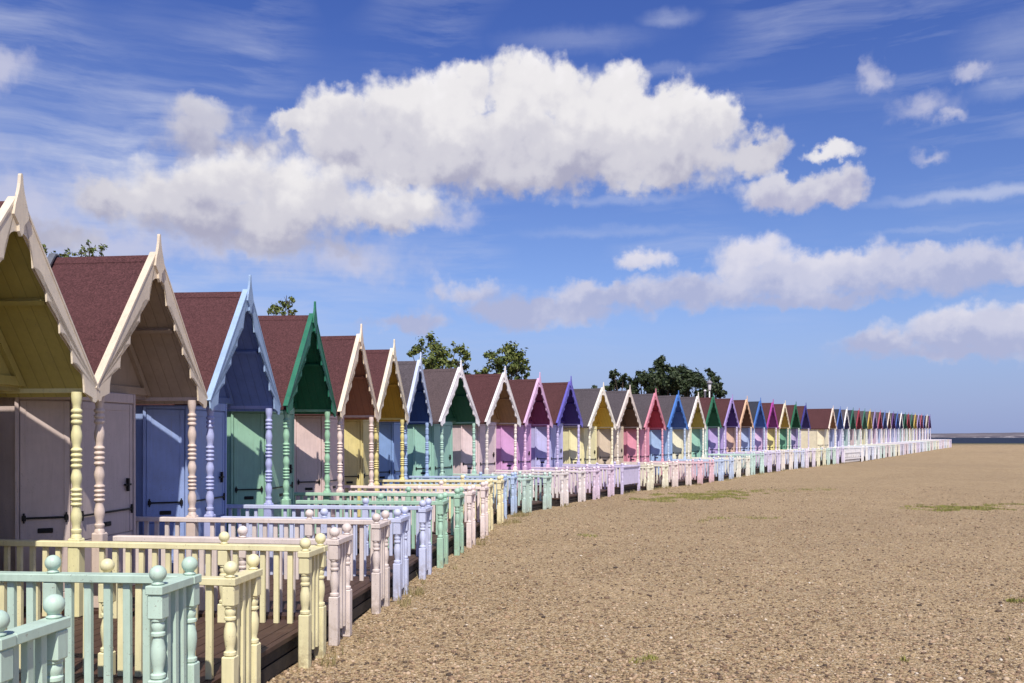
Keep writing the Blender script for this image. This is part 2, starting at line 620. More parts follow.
# number: x, y, heading, z | trim, inside of the gable, posts, walls, rails, roof | words: trim, gable, walls, rails, roof
HUTS = {
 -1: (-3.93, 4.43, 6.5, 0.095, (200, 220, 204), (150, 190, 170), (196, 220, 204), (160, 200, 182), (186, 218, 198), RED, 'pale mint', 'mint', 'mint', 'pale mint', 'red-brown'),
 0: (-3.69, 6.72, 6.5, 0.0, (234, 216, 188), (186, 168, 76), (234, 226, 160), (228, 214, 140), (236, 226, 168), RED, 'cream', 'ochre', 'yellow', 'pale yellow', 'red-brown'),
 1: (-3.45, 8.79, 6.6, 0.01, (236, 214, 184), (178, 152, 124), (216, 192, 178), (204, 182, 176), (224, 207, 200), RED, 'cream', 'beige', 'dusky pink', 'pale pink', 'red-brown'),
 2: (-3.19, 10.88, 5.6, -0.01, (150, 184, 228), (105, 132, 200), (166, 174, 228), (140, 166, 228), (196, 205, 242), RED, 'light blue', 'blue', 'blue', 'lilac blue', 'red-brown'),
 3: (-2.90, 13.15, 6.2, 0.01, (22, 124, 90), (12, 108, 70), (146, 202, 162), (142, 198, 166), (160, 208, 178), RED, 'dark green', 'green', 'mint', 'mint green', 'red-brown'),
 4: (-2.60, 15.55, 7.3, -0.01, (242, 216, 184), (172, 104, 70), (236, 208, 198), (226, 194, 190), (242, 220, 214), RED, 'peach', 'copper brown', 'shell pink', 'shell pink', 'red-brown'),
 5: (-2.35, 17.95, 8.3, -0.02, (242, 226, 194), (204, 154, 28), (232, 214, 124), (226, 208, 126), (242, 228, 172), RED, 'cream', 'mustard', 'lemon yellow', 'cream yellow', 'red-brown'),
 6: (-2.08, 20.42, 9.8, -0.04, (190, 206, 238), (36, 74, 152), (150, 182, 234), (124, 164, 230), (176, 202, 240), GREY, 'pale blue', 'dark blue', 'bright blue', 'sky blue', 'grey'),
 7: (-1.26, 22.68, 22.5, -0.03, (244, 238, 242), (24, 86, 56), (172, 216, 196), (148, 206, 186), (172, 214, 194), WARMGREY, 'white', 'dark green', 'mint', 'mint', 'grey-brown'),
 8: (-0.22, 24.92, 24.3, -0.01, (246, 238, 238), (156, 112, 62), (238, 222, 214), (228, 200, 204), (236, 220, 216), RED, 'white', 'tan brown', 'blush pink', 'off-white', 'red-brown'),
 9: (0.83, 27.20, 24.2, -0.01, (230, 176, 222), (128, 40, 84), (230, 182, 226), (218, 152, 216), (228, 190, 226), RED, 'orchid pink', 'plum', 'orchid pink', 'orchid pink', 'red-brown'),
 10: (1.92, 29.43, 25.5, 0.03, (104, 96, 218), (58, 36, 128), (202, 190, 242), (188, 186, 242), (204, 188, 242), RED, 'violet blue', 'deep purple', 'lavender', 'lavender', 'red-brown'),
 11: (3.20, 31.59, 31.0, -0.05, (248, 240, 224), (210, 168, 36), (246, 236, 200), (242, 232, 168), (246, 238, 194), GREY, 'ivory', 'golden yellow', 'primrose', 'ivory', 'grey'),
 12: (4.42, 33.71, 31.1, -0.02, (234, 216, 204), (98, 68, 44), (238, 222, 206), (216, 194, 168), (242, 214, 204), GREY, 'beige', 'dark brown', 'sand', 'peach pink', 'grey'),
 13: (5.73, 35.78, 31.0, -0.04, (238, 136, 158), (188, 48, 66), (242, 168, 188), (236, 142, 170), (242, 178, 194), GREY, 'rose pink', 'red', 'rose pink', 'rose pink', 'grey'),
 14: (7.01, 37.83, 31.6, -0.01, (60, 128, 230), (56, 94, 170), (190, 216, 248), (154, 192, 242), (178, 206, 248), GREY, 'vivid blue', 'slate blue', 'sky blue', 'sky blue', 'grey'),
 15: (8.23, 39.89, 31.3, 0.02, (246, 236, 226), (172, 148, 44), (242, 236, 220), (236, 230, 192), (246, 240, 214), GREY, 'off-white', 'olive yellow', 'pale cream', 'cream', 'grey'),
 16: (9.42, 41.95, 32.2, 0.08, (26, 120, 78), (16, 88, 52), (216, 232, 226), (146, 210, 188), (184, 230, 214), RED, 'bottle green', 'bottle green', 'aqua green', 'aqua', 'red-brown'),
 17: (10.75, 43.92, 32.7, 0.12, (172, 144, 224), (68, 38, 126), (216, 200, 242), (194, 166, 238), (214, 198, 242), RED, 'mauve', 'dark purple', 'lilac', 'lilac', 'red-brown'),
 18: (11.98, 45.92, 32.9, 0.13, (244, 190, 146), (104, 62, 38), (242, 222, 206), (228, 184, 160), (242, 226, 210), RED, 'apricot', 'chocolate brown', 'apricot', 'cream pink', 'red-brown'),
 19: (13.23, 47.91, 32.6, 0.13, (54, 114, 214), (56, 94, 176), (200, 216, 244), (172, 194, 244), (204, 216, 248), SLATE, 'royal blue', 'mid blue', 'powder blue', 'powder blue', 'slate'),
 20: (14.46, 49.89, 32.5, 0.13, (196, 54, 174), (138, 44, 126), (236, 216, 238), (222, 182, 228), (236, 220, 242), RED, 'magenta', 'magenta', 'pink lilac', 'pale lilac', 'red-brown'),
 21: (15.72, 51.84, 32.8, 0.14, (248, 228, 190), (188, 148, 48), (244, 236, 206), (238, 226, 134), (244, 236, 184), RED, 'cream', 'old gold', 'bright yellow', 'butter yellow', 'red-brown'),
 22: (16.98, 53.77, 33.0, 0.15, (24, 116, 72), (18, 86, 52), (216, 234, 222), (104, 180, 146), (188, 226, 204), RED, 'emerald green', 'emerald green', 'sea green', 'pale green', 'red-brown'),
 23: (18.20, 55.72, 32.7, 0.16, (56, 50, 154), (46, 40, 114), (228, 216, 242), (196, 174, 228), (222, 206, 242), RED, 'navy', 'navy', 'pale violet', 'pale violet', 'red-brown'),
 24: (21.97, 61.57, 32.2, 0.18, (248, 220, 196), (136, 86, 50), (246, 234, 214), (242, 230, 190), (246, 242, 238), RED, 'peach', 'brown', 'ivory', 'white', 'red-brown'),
}
FARP = [
 ((70, 110, 210), (60, 80, 150), (184, 196, 240), (206, 214, 244), SLATE, 'blue', 'pale blue'),
 ((246, 240, 236), (40, 30, 90), (206, 200, 240), (238, 236, 242), GREY, 'white', 'pale lavender'),
 ((40, 120, 90), (30, 80, 60), (176, 212, 204), (196, 226, 214), SLATE, 'green', 'pale aqua'),
 ((190, 50, 70), (130, 30, 50), (240, 206, 204), (242, 216, 214), WARMGREY, 'crimson', 'shell pink'),
 ((60, 130, 100), (40, 90, 70), (222, 236, 222), (214, 232, 220), GREY, 'sea green', 'white'),
 ((232, 190, 70), (170, 130, 40), (238, 228, 176), (246, 238, 200), GREY, 'yellow', 'primrose'),
 ((170, 150, 220), (70, 50, 120), (214, 206, 242), (222, 214, 244), WARMGREY, 'lavender', 'lilac'),
 ((210, 90, 120), (120, 40, 70), (236, 196, 212), (242, 212, 222), WARMGREY, 'rose', 'pink'),
 ((90, 120, 200), (40, 50, 110), (196, 210, 244), (208, 218, 246), SLATE, 'mid blue', 'sky blue'),
 ((244, 226, 204), (90, 40, 60), (240, 224, 206), (244, 232, 216), WARMGREY, 'cream', 'sand'),
 ((110, 60, 150), (60, 30, 90), (212, 190, 236), (226, 206, 242), GREY, 'purple', 'mauve'),
]
s_ = 2.16
hx, hy, hh = 21.97, 61.57, 32.2
NFAR = 22
for i in range(NFAR):
    n = 25 + i
    th = R(32.2)
    X = hx + math.sin(th) * s_ * (i + 1)
    Y = hy + math.cos(th) * s_ * (i + 1)
    p = FARP[i % 11]
    jt = random.Random(n).uniform(0.93, 1.05)
    f = lambda c: tuple(min(255, int(v * jt)) for v in c)
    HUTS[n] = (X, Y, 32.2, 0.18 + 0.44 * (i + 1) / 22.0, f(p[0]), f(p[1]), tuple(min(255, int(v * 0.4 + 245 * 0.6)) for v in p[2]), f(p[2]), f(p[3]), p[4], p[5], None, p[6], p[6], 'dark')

ORD = ['first', 'second', 'third', 'fourth', 'fifth', 'sixth', 'seventh', 'eighth', 'ninth', 'tenth', 'eleventh', 'twelfth', 'thirteenth', 'fourteenth',
       'fifteenth', 'sixteenth', 'seventeenth', 'eighteenth', 'nineteenth', 'twentieth', 'twenty-first', 'twenty-second']

def hut_label(n):
    h = HUTS[n]
    if n >= 25:
        return f"{h[10]} trimmed hut with {h[12]} walls, {ORD[n - 25]} beyond the ivory hut past the gap"
    if n == -1:
        return "mint beach hut standing behind the nearest pale mint railings"
    if n == 24:
        return "ivory walled hut with peach trim, its long side showing across the gap in the row"
    return f"{h[14]} roofed hut with {h[10]} trim, {h[11]} gable and {h[12]} walls"

def deck_label(n):
    h = HUTS[n]
    if n >= 25:
        return f"{h[13]} railed deck before the {ORD[n - 25]} hut beyond the gap in the row"
    if n == -1:
        return "pale mint railed deck with ball topped posts, closest to the camera"
    if n == 10:
        return "lavender deck closed by a solid panel at its beach end"
    return f"{h[13]} railed deck before the {h[12]} hut with {h[10]} trim"

GH, GD = "beach huts standing in a row", "railed decks in front of the beach huts"

def build_hut(n):
    x, y, hd, z, trim, inn, pst, wal, ral, roof = HUTS[n][:10]
    near, mid = n <= 12, n <= 24
    h = thing("beach_hut", hut_label(n), "beach hut", (x, y, z), -R(hd), GH)
    jr = random.Random(n * 7 + 3)
    h.rotation_euler = (R(jr.uniform(-0.45, 0.45)), R(jr.uniform(-0.4, 0.4)), -R(hd + jr.uniform(-0.6, 0.6)))
    if n >= 3:
        h.scale = (1, 1.05, 1)
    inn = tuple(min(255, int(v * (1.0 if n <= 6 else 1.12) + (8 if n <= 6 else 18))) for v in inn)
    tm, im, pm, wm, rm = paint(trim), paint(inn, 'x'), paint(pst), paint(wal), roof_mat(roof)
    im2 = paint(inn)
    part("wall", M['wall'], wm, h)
    part("roof", M['roof'], rm, h, (0, 0, -0.03))
    part("bargeboard", M['barge_l'], tm, h)
    part("bargeboard", M['barge_r'], tm, h)
    part("finial", M['finial'], tm, h)
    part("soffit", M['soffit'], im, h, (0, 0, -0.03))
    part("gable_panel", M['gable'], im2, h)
    pk = 'post' if near else 'post_far'
    for s in (-1, 1):
        part("porch_post", M[pk], pm, h, (-0.085, s * 0.87, 0), 0)
    if mid:
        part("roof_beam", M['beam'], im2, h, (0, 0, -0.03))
        part("eave_beam", M['eave_l'], pm, h)
        part("eave_beam", M['eave_r'], pm, h)
        part("lintel", M['lintel'], im2, h)
    for key, loc, rz in (('cant', (CV, -HB, 0), CANG), ('front', (FV, CU, 0), 0.0)):
        dm, fm, sm, lm = M[key]
        d = part("door", dm, wm, h, loc, rz)
        if mid:
            part("door_frame", fm, wm, h, loc, rz)
            part("locking_bar", sm, IRON, d)
            part("letter_plate", lm, IRON, d)
        if near and key == 'front':
            part("latch", M['latch'], IRON, d)
    if n == 1:
        bm = bmesh.new()
        for s in (-1, 1):
            def at(a, o):
                return (s * (a * cs + o * sn), ZA - a * sn + o * cs)
            prism_x(bm, [at(-0.0, 0.016), at(SLEN, 0.004), at(SLEN, 0.022), at(0, 0.034)], -1.12, -1.05)
        part("flashing", mesh_of("flashing", bm), LEAD, h)
    return h

def build_deck(n):
    x, y, hd, z, trim, inn, pst, wal, ral, roof = HUTS[n][:10]
    near = n <= 6
    mid = n <= 24
    zz = z - (0.06 if 7 <= n <= 15 else 0.0)
    d = thing("railed_deck", deck_label(n), "deck", (x, y, zz), -R(hd), GD)
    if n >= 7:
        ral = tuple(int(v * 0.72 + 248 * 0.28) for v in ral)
    jr = random.Random(n * 5 + 1)
    d.rotation_euler = (R(jr.uniform(-0.3, 0.3)), R(jr.uniform(-0.3, 0.3)), -R(hd + jr.uniform(-0.5, 0.5)))
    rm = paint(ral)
    part("deck_floor", D['floor'], DECK, d)
    part("deck_joists", D['skirt'], SKIRT, d)
    nk, bk = ('newel', 'ball') if n <= 12 else ('newel_far', 'ball_far')
    sh = 0.12 if n == -1 else 0.0       # the nearest deck has a narrower step gap
    ua = -OUT + sh
    spots = [(VE, -OUT + sh), (VE, -INN + sh), (VE, INN), (VE, OUT), (1.22, -OUT + sh), (1.22, OUT)]
    if n == 10:
        spots = [(VE, -OUT), (VE, OUT), (1.22, -OUT), (1.22, OUT)]
    for (a, b) in spots:
        p = part("newel_post", M[nk], rm, d, (a, b, 0))
        if mid:
            part("ball_finial", M[bk], rm, p)
    part("handrail", D['side'], rm, d, (0, ua, 0))
    part("handrail", D['side_long'], rm, d, (0, OUT, 0))
    if n == 10:
        part("handrail", D['toprail'], rm, d)
        part("solid_panel", D['panel'], rm, d)
    else:
        part("handrail", D['end'], rm, d, (VE, 0, 0))
        part("handrail", D['end'], rm, d, (VE, sh, 0), math.pi)
    if near:
        for s in (-1, 1):
            off = sh if s < 0 else 0.0
            for a in (side_x if s < 0 else [-0.711, -0.594, -0.477, -0.36, -0.243] + side_x):
                part("baluster", BALU, rm, d, (a, s * OUT + off, 0))
            for b in end_y:
                part("baluster", BALU_E, rm, d, (VE, s * b + off, 0))
    else:
        for s in (-1, 1):
            part("side_balusters", D['bal_side'], rm, d, (0, s * OUT, 0))
            if n != 10:
                part("end_balusters", D['bal_end'], rm, d, (VE, s * 0.677, 0))
    return d

for n in sorted(HUTS):
    build_hut(n)
    build_deck(n)

# picket fence across the gap before the ivory hut
def row_pt(n, u, v):
    X, Y, hd = HUTS[n][:3]
    t = R(hd)
    return Vector((X + math.sin(t) * u + math.cos(t) * v, Y + math.cos(t) * u - math.sin(t) * v, 0))
a = row_pt(23, 1.0, 2.0)
b = row_pt(24, -1.0, 2.0)
L = (b - a).length
ang = math.atan2((b - a).y, (b - a).x)
WHITE = paint((244, 238, 240))
pf = thing("picket_fence", "white picket fence closing the gap before the ivory walled hut", "fence", (a.x, a.y, -0.09), ang)
bm = bmesh.new()
for i in range(int(L / 0.22)):
    q = 0.11 + i * 0.22
    box(bm, q - 0.025, q + 0.025, 0.02, 0.04, 0.02, 0.80)
part("pickets", mesh_of("pickets", bm), WHITE, pf)
for z in (0.2, 0.6):
    part("fence_rail", m_bar(0, L, -0.02, 0.018, z, z + 0.05, 0.003, "fence_rail"), WHITE, pf)
for q in (0.0, L):
    part("fence_post", m_bar(q - 0.04, q + 0.04, -0.10, -0.022, -0.1, 0.82, 0.005, "fence_post"), WHITE, pf)

# ------------------------------------------------------------------ beach
def sstep(a, b, v):
    t = max(0.0, min(1.0, (v - a) / (b - a)))
    return t * t * (3 - 2 * t)

def ground_z(x, y, fine=True):
    z = -0.262
    z += 0.15 * sstep(34, 48, y)
    r = math.hypot(x, y)
    z += 0.46 * max(0.0, min(1.0, (r - 66) / 47.0))
    z += 0.05 * mnoise.noise(Vector((x * 0.16, y * 0.16, 3.1))) * sstep(4, 10, r)
    z -= 2.6 * sstep(185, 250, r)
    if fine and r < 60:
        k = 1 - sstep(30, 60, r)
        z += k * (0.020 * (1 - abs(mnoise.noise(Vector((x * 0.75, y * 0.75, 11.3))) * 2)) + 0.016 * mnoise.noise(Vector((x * 1.3, y * 1.3, 0.3))) + 0.011 * mnoise.noise(Vector((x * 3.7, y * 3.7, 5.3))) + 0.006 * mnoise.noise(Vector((x * 9, y * 9, 8.3))))
    return z

def m_beach():
    bm = bmesh.new()
    radii = []
    r = 1.2
    while r < 320:
        radii.append(r)
        r *= 1.0095 if 5 < r < 32 else 1.05
    angs = []
    a = -180.0
    while a < 180:
        angs.append(a)
        a += 0.55 if -24 <= a < 33 else 4.0
    c = bm.verts.new((0, 0, ground_z(0, 0)))
    prev = None
    for r in radii:
        ring = []
        for a in angs:
            x, y = r * math.sin(R(a)), r * math.cos(R(a))
            ring.append(bm.verts.new((x, y, ground_z(x, y))))
        n = len(ring)
        for i in range(n):
            if prev is None:
                bm.faces.new((c, ring[(i + 1) % n], ring[i]))
            else:
                bm.faces.new((prev[i], prev[(i + 1) % n], ring[(i + 1) % n], ring[i]))
        prev = ring
    return mesh_of("beach", bm, True)

def beach_mat():
    m, t, b = new_mat("shingle_and_sand")
    geo = t.n('ShaderNodeNewGeometry')
    p = geo.outputs['Position']
    def cells(scale):
        v = t.voro(p, scale)
        s = t.n('ShaderNodeSeparateColor')
        t.link(v.outputs['Color'], s.inputs[0])
        return v.outputs['Distance'], s.outputs[0], s.outputs[1], s.outputs[2]
    ramp = [(0.0, (0.05, 0.032, 0.018)), (0.15, (0.16, 0.098, 0.05)), (0.42, (0.395, 0.280, 0.148)), (0.75, (0.495, 0.368, 0.210)), (0.93, (0.585, 0.465, 0.300)), (1.0, (0.66, 0.57, 0.45))]
    d1, r1, g1, b1 = cells(85)
    d2, r2, g2, b2 = cells(38)
    d3, r3, g3, b3 = cells(17)
    c1 = t.ramp(r1, ramp)
    c2 = t.ramp(r2, ramp)
    c3 = t.ramp(r3, ramp)
    k2 = t.math('MULTIPLY', t.math('GREATER_THAN', g2, 0.62), t.math('LESS_THAN', d2, 0.52))
    k3 = t.math('MULTIPLY', t.math('GREATER_THAN', g3, 0.90), t.math('LESS_THAN', d3, 0.40))
    c = t.mix(k2, c1, c2)
    c = t.mix(k3, c, c3)
    # pebble shadows painted as small dark clumps; broad darker shingle, paler drifts of sand
    n1 = t.noise(p, 0.55, 5, 0.6)
    n2 = t.noise(p, 15.0, 4, 0.72)
    n3 = t.noise(p, 0.06, 3, 0.5)
    c = t.mix(t.mapr(n2, 0.56, 0.68, 0, 0.70), c, (0.125, 0.075, 0.042, 1))
    c = t.mix(t.mapr(n1, 0.42, 0.70, 0, 0.35), c, (0.50, 0.372, 0.222, 1))
    c = t.mix(t.mapr(n3, 0.5, 0.7, 0, 0.25), c, (0.22, 0.16, 0.10, 1))
    # scattered dark stones, and shadows among the shingle painted in as dark specks
    d4, r4, g4, b4 = cells(11.0)
    dk = t.math('MULTIPLY', t.math('GREATER_THAN', g4, 0.45), t.mapr(t.math('ADD', d4, t.math('MULTIPLY', t.math('SUBTRACT', n2, 0.5), 0.5)), 0.10, 0.30, 0.75, 0.0))
    c = t.mix(dk, c, (0.075, 0.047, 0.028, 1))
    d5, r5, g5, b5 = cells(3.1)
    dk5 = t.math('MULTIPLY', t.math('GREATER_THAN', g5, 0.62), t.mapr(t.math('ADD', d5, t.math('MULTIPLY', t.math('SUBTRACT', n2, 0.5), 0.9)), 0.06, 0.22, 0.6, 0.0))
    c = t.mix(dk5, c, (0.09, 0.058, 0.034, 1))
    # weedy dark strip along the water's edge
    ln = t.vmath('LENGTH', p)
    wob = t.math('ADD', ln, t.math('MULTIPLY', t.noise(p, 0.03, 3), 60.0))
    c = t.mix(t.mapr(wob, 165, 205, 0.0, 0.85), c, (0.07, 0.075, 0.035, 1))
    t.link(c, b.inputs['Base Color'])
    b.inputs['Roughness'].default_value = 0.92
    b.inputs['Specular IOR Level'].default_value = 0.2
    h1 = t.math('MULTIPLY', t.math('SUBTRACT', 0.6, d1), 0.25)
    h2 = t.math('MULTIPLY', t.math('MULTIPLY', k2, t.math('SUBTRACT', 0.6, d2)), 0.9)
    h3 = t.math('MULTIPLY', t.math('MULTIPLY', k3, t.math('SUBTRACT', 0.6, d3)), 1.8)
    h = t.math('ADD', t.math('ADD', h1, h2), t.math('ADD', h3, t.math('MULTIPLY', n2, 1.2)))
    bp = t.n('ShaderNodeBump')
    bp.inputs['Strength'].default_value = 1.0
    bp.inputs['Distance'].default_value = 0.034
    t.put(bp.inputs['Height'], h)
    t.link(bp.outputs[0], b.inputs['Normal'])
    return m
solo("beach", m_beach(), beach_mat(), kind='structure')

# loose pebbles lying on the beach
def m_pebbles():
    rng = random.Random(5)
    bm = bmesh.new()
    tmpl = bmesh.new()
    bmesh.ops.create_icosphere(tmpl, subdivisions=1, radius=1.0)
    tv = [v.co.copy() for v in tmpl.verts]
    tf = [[v.index for v in f.verts] for f in tmpl.faces]
    tmpl.free()
    verts, faces = [], []
    cnt = 0
    while cnt < 30000:
        # denser near, thinning with distance
        y = 6.0 + 26.0 * rng.random() ** 1.7
        x = -0.62 * y + rng.random() * 1.25 * y
        # stay seaward of the decks
        if x < -1.62 + 0.0 * y + 0.115 * (y - 8.0) * (1 if y < 21 else 1.6) + (0 if y < 21 else 0.02 * (y - 21) ** 1.3):
            continue
        s = 0.006 + 0.013 * rng.random() ** 2.2 + (0.014 if rng.random() < 0.015 else 0)
        z = ground_z(x, y) + s * 0.15
        q = rng.random() * 6.283
        sx, sy, sz = s * rng.uniform(0.8, 1.4), s * rng.uniform(0.7, 1.1), s * rng.uniform(0.45, 0.8)
        base = len(verts)
        c_, s2 = math.cos(q), math.sin(q)
        for v in tv:
            a, b_, c = v.x * sx, v.y * sy, v.z * sz
            verts.append((x + a * c_ - b_ * s2, y + a * s2 + b_ * c_, z + c))
        for f in tf:
            faces.append([base + i for i in f])
        cnt += 1
    bm.free()
    me = bpy.data.meshes.new("pebbles")
    me.from_pydata(verts, [], faces)
    for p in me.polygons:
        p.use_smooth = True
    return me
def pebble_mat():
    m, t, b = new_mat("pebble_stone")
    geo = t.n('ShaderNodeNewGeometry')
    c = t.ramp(geo.outputs['Random Per Island'], [(0.0, (0.05, 0.035, 0.026)), (0.3, (0.15, 0.095, 0.06)), (0.6, (0.30, 0.20, 0.12)), (0.9, (0.44, 0.32, 0.21)), (0.99, (0.50, 0.39, 0.27)), (1.0, (0.62, 0.57, 0.50))])
    t.link(c, b.inputs['Base Color'])
    b.inputs['Roughness'].default_value = 0.8
    return m
solo("pebbles", m_pebbles(), pebble_mat(), label="loose brown and pale pebbles strewn over the beach", cat="pebbles", kind='stuff')

# ------------------------------------------------------------------ sea and far shore
def sea_mat():
    m, t, b = new_mat("sea_water")
    geo = t.n('ShaderNodeNewGeometry')
    p = t.vmath('MULTIPLY', geo.outputs['Position'], (0.05, 0.16, 1))
    n = t.noise(p, 1.0, 5, 0.6)
    c = t.mix(t.mapr(n, 0.35, 0.7), (0.012, 0.017, 0.032, 1), (0.03, 0.04, 0.066, 1))
    t.link(c, b.inputs['Base Color'])
    b.inputs['Roughness'].default_value = 0.6
    b.inputs['Specular IOR Level'].default_value = 0.06
    bp = t.n('ShaderNodeBump')
    bp.inputs['Strength'].default_value = 0.6
    bp.inputs['Distance'].default_value = 1.5
    t.put(bp.inputs['Height'], t.noise(geo.outputs['Position'], 0.4, 4))
    t.link(bp.outputs[0], b.inputs['Normal'])
    return m
bm = bmesh.new()
S = 9000
vs = [bm.verts.new(v) for v in ((-S, -S, -1.1), (S, -S, -1.1), (S, S, -1.1), (-S, S, -1.1))]
bm.faces.new(vs)
solo("sea", mesh_of("sea", bm), sea_mat(), kind='structure')

def m_far():
    bm = bmesh.new()
    prev = None
    for i in range(260):
        a = R(-40 + i * 0.4)
        nz = mnoise.noise(Vector((i * 0.07, 1.7, 0)))
        n2 = mnoise.noise(Vector((i * 0.5, 4.7, 0)))
        h = 25 + 6 * nz + 2.0 * n2
        r0, r1, r2 = 4200, 4700, 6500
        ring = [bm.verts.new((r * math.sin(a), r * math.cos(a), z)) for r, z in ((r0, -1.5), (r0 + 60, 5 + 2 * n2), (r1, h * 0.7), (r1 + 800, h), (r2, -1.5))]
        if prev:
            for j in range(4):
                bm.faces.new((prev[j], ring[j], ring[j + 1], prev[j + 1]))
        prev = ring
    return mesh_of("far_shore", bm, True)
def far_mat():
    m, t, b = new_mat("distant_coast")
    geo = t.n('ShaderNodeNewGeometry')
    p = geo.outputs['Position']
    n = t.noise(t.vmath('MULTIPLY', p, (0.006, 0.006, 0.08)), 1.0, 4, 0.6)
    c = t.mix(t.mapr(n, 0.4, 0.62), (0.085, 0.075, 0.095, 1), (0.14, 0.12, 0.125, 1))
    sx = t.n('ShaderNodeSeparateXYZ')
    t.link(p, sx.inputs[0])
    low = t.mapr(sx.outputs[2], 4, 13, 1.0, 0.0)
    w = t.noise(t.vmath('MULTIPLY', p, (0.012, 0.012, 0.05)), 1.0, 3, 0.7)
    c = t.mix(t.math('MULTIPLY', low, t.mapr(w, 0.52, 0.64)), c, (0.46, 0.42, 0.42, 1))
    t.link(c, b.inputs['Base Color'])
    b.inputs['Roughness'].default_value = 0.95
    return m
solo("far_shore", m_far(), far_mat(), kind='structure')

# ------------------------------------------------------------------ grass and weeds
def grass_mat(name, a, b_):
    m, t, b = new_mat(name)
    geo = t.n('ShaderNodeNewGeometry')
    c = t.mix(geo.outputs['Random Per Island'], a + (1,), b_ + (1,))
    t.link(c, b.inputs['Base Color'])
    b.inputs['Roughness'].default_value = 0.7
    return m
GRASS = grass_mat("grass_blades", (0.085, 0.11, 0.02), (0.33, 0.31, 0.075))
DRY = grass_mat("dry_grass_blades", (0.16, 0.14, 0.05), (0.36, 0.29, 0.14))

def blades(patches, seed, hmin, hmax, wid, lean=0.5):
    rng = random.Random(seed)
    verts, faces = [], []
    for (cx, cy, rx, ry, n) in patches:
        for k in range(n):
            q = rng.random() * 6.283
            rr = math.sqrt(rng.random())
            x, y = cx + rx * rr * math.cos(q), cy + ry * rr * math.sin(q)
            if mnoise.noise(Vector((x * 2.2, y * 1.4, seed))) < -0.12 + 0.5 * (rr - 0.5):
                continue
            z = ground_z(x, y)
            h = rng.uniform(hmin, hmax)
            a = rng.random() * 6.283
            dx, dy = math.cos(a) * wid, math.sin(a) * wid
            lx, ly = rng.uniform(-lean, lean) * h, rng.uniform(-lean, lean) * h
            i = len(verts)
            verts += [(x - dx, y - dy, z - 0.01), (x + dx, y + dy, z - 0.01), (x + dx * 0.6 + lx * 0.4, y + dy * 0.6 + ly * 0.4, z + h * 0.6),
                      (x - dx * 0.6 + lx * 0.4, y - dy * 0.6 + ly * 0.4, z + h * 0.6), (x + lx, y + ly, z + h)]
            faces += [(i, i + 1, i + 2, i + 3), (i + 3, i + 2, i + 4)]
    me = bpy.data.meshes.new("grass")
    me.from_pydata(verts, [], faces)
    return me
def gp(px, py, zg=-0.262):
    y = F * (EYE - zg) / (py - HY)
    return (px - 512) / F * y, y
pat = []
for (px, py, wpx, dpx, n) in ((700, 497, 52, 3.4, 7500), (740, 493, 34, 2.0, 2200), (655, 500, 26, 2.5, 1800), (820, 490, 22, 1.6, 400), (770, 491, 40, 1.4, 500), (745, 518, 42, 1.6, 420), (700, 521, 16, 1.5, 150),
                              (960, 508, 52, 3.6, 6500), (925, 510, 26, 2.2, 500), (1010, 505, 30, 1.5, 500)):
    x, y = gp(px, py)
    pat.append((x, y, wpx * y / F, dpx * y * y / (F * 1.777), n))
solo("grass", blades(pat, 3, 0.012, 0.055, 0.006, 0.9), GRASS, label="thin green grass patches growing through the shingle", cat="grass", kind='stuff')
pat = []
for (px, py, wpx, dpx, n) in ((586, 538, 11, 2, 170), (1018, 600, 18, 2, 300), (650, 661, 9, 2, 60), (635, 664, 14, 2, 40), (1008, 640, 12, 2.5, 90), (905, 662, 6, 1.5, 40)):
    x, y = gp(px, py)
    pat.append((x, y, wpx * y / F, dpx * y * y / (F * 1.777), n))
solo("weeds", blades(pat, 8, 0.015, 0.05, 0.005, 0.9), GRASS, label="small dark weed clumps low on the open shingle", cat="weeds", kind='stuff')
pat = []
rng = random.Random(2)
for n in range(-1, 24):
    for s in range(5):
        q = row_pt(n, rng.uniform(-1.1, 1.1), 2.04 + rng.uniform(0.0, 0.22))
        pat.append((q.x, q.y, rng.uniform(0.04, 0.14), rng.uniform(0.04, 0.14), int(rng.uniform(12, 46))))
q = row_pt(0, 0.15, 2.0)
pat.append((q.x, q.y, 0.12, 0.12, 120))
q = row_pt(5, 1.0, 2.3)
pat.append((q.x, q.y, 0.2, 0.35, 260))
q = row_pt(6, 0.2, 2.3)
pat.append((q.x, q.y, 0.25, 0.35, 260))
solo("dry_grass", blades(pat, 11, 0.03, 0.13, 0.004, 0.6), DRY, label="dry grass tufts along the foot of the deck posts", cat="grass", kind='stuff')

# ------------------------------------------------------------------ trees behind the huts
def leaf_mat(name, a, b_):
    m, t, b = new_mat(name)
    geo = t.n('ShaderNodeNewGeometry')
    n = t.noise(geo.outputs['Position'], 0.9, 3)
    c = t.mix(geo.outputs['Random Per Island'], a + (1,), b_ + (1,))
    t.link(c, b.inputs['Base Color'])
    b.inputs['Roughness'].default_value = 0.6
    b.inputs['Specular IOR Level'].default_value = 0.3
    return m
LEAF_B = leaf_mat("broad_leaves", (0.04, 0.07, 0.016), (0.17, 0.19, 0.045))
LEAF_P = leaf_mat("pine_needles", (0.012, 0.024, 0.010), (0.050, 0.070, 0.026))
BARK = simple("bark", (0.06, 0.045, 0.035), 0.9, 0, 0.5, 20, 0.6)

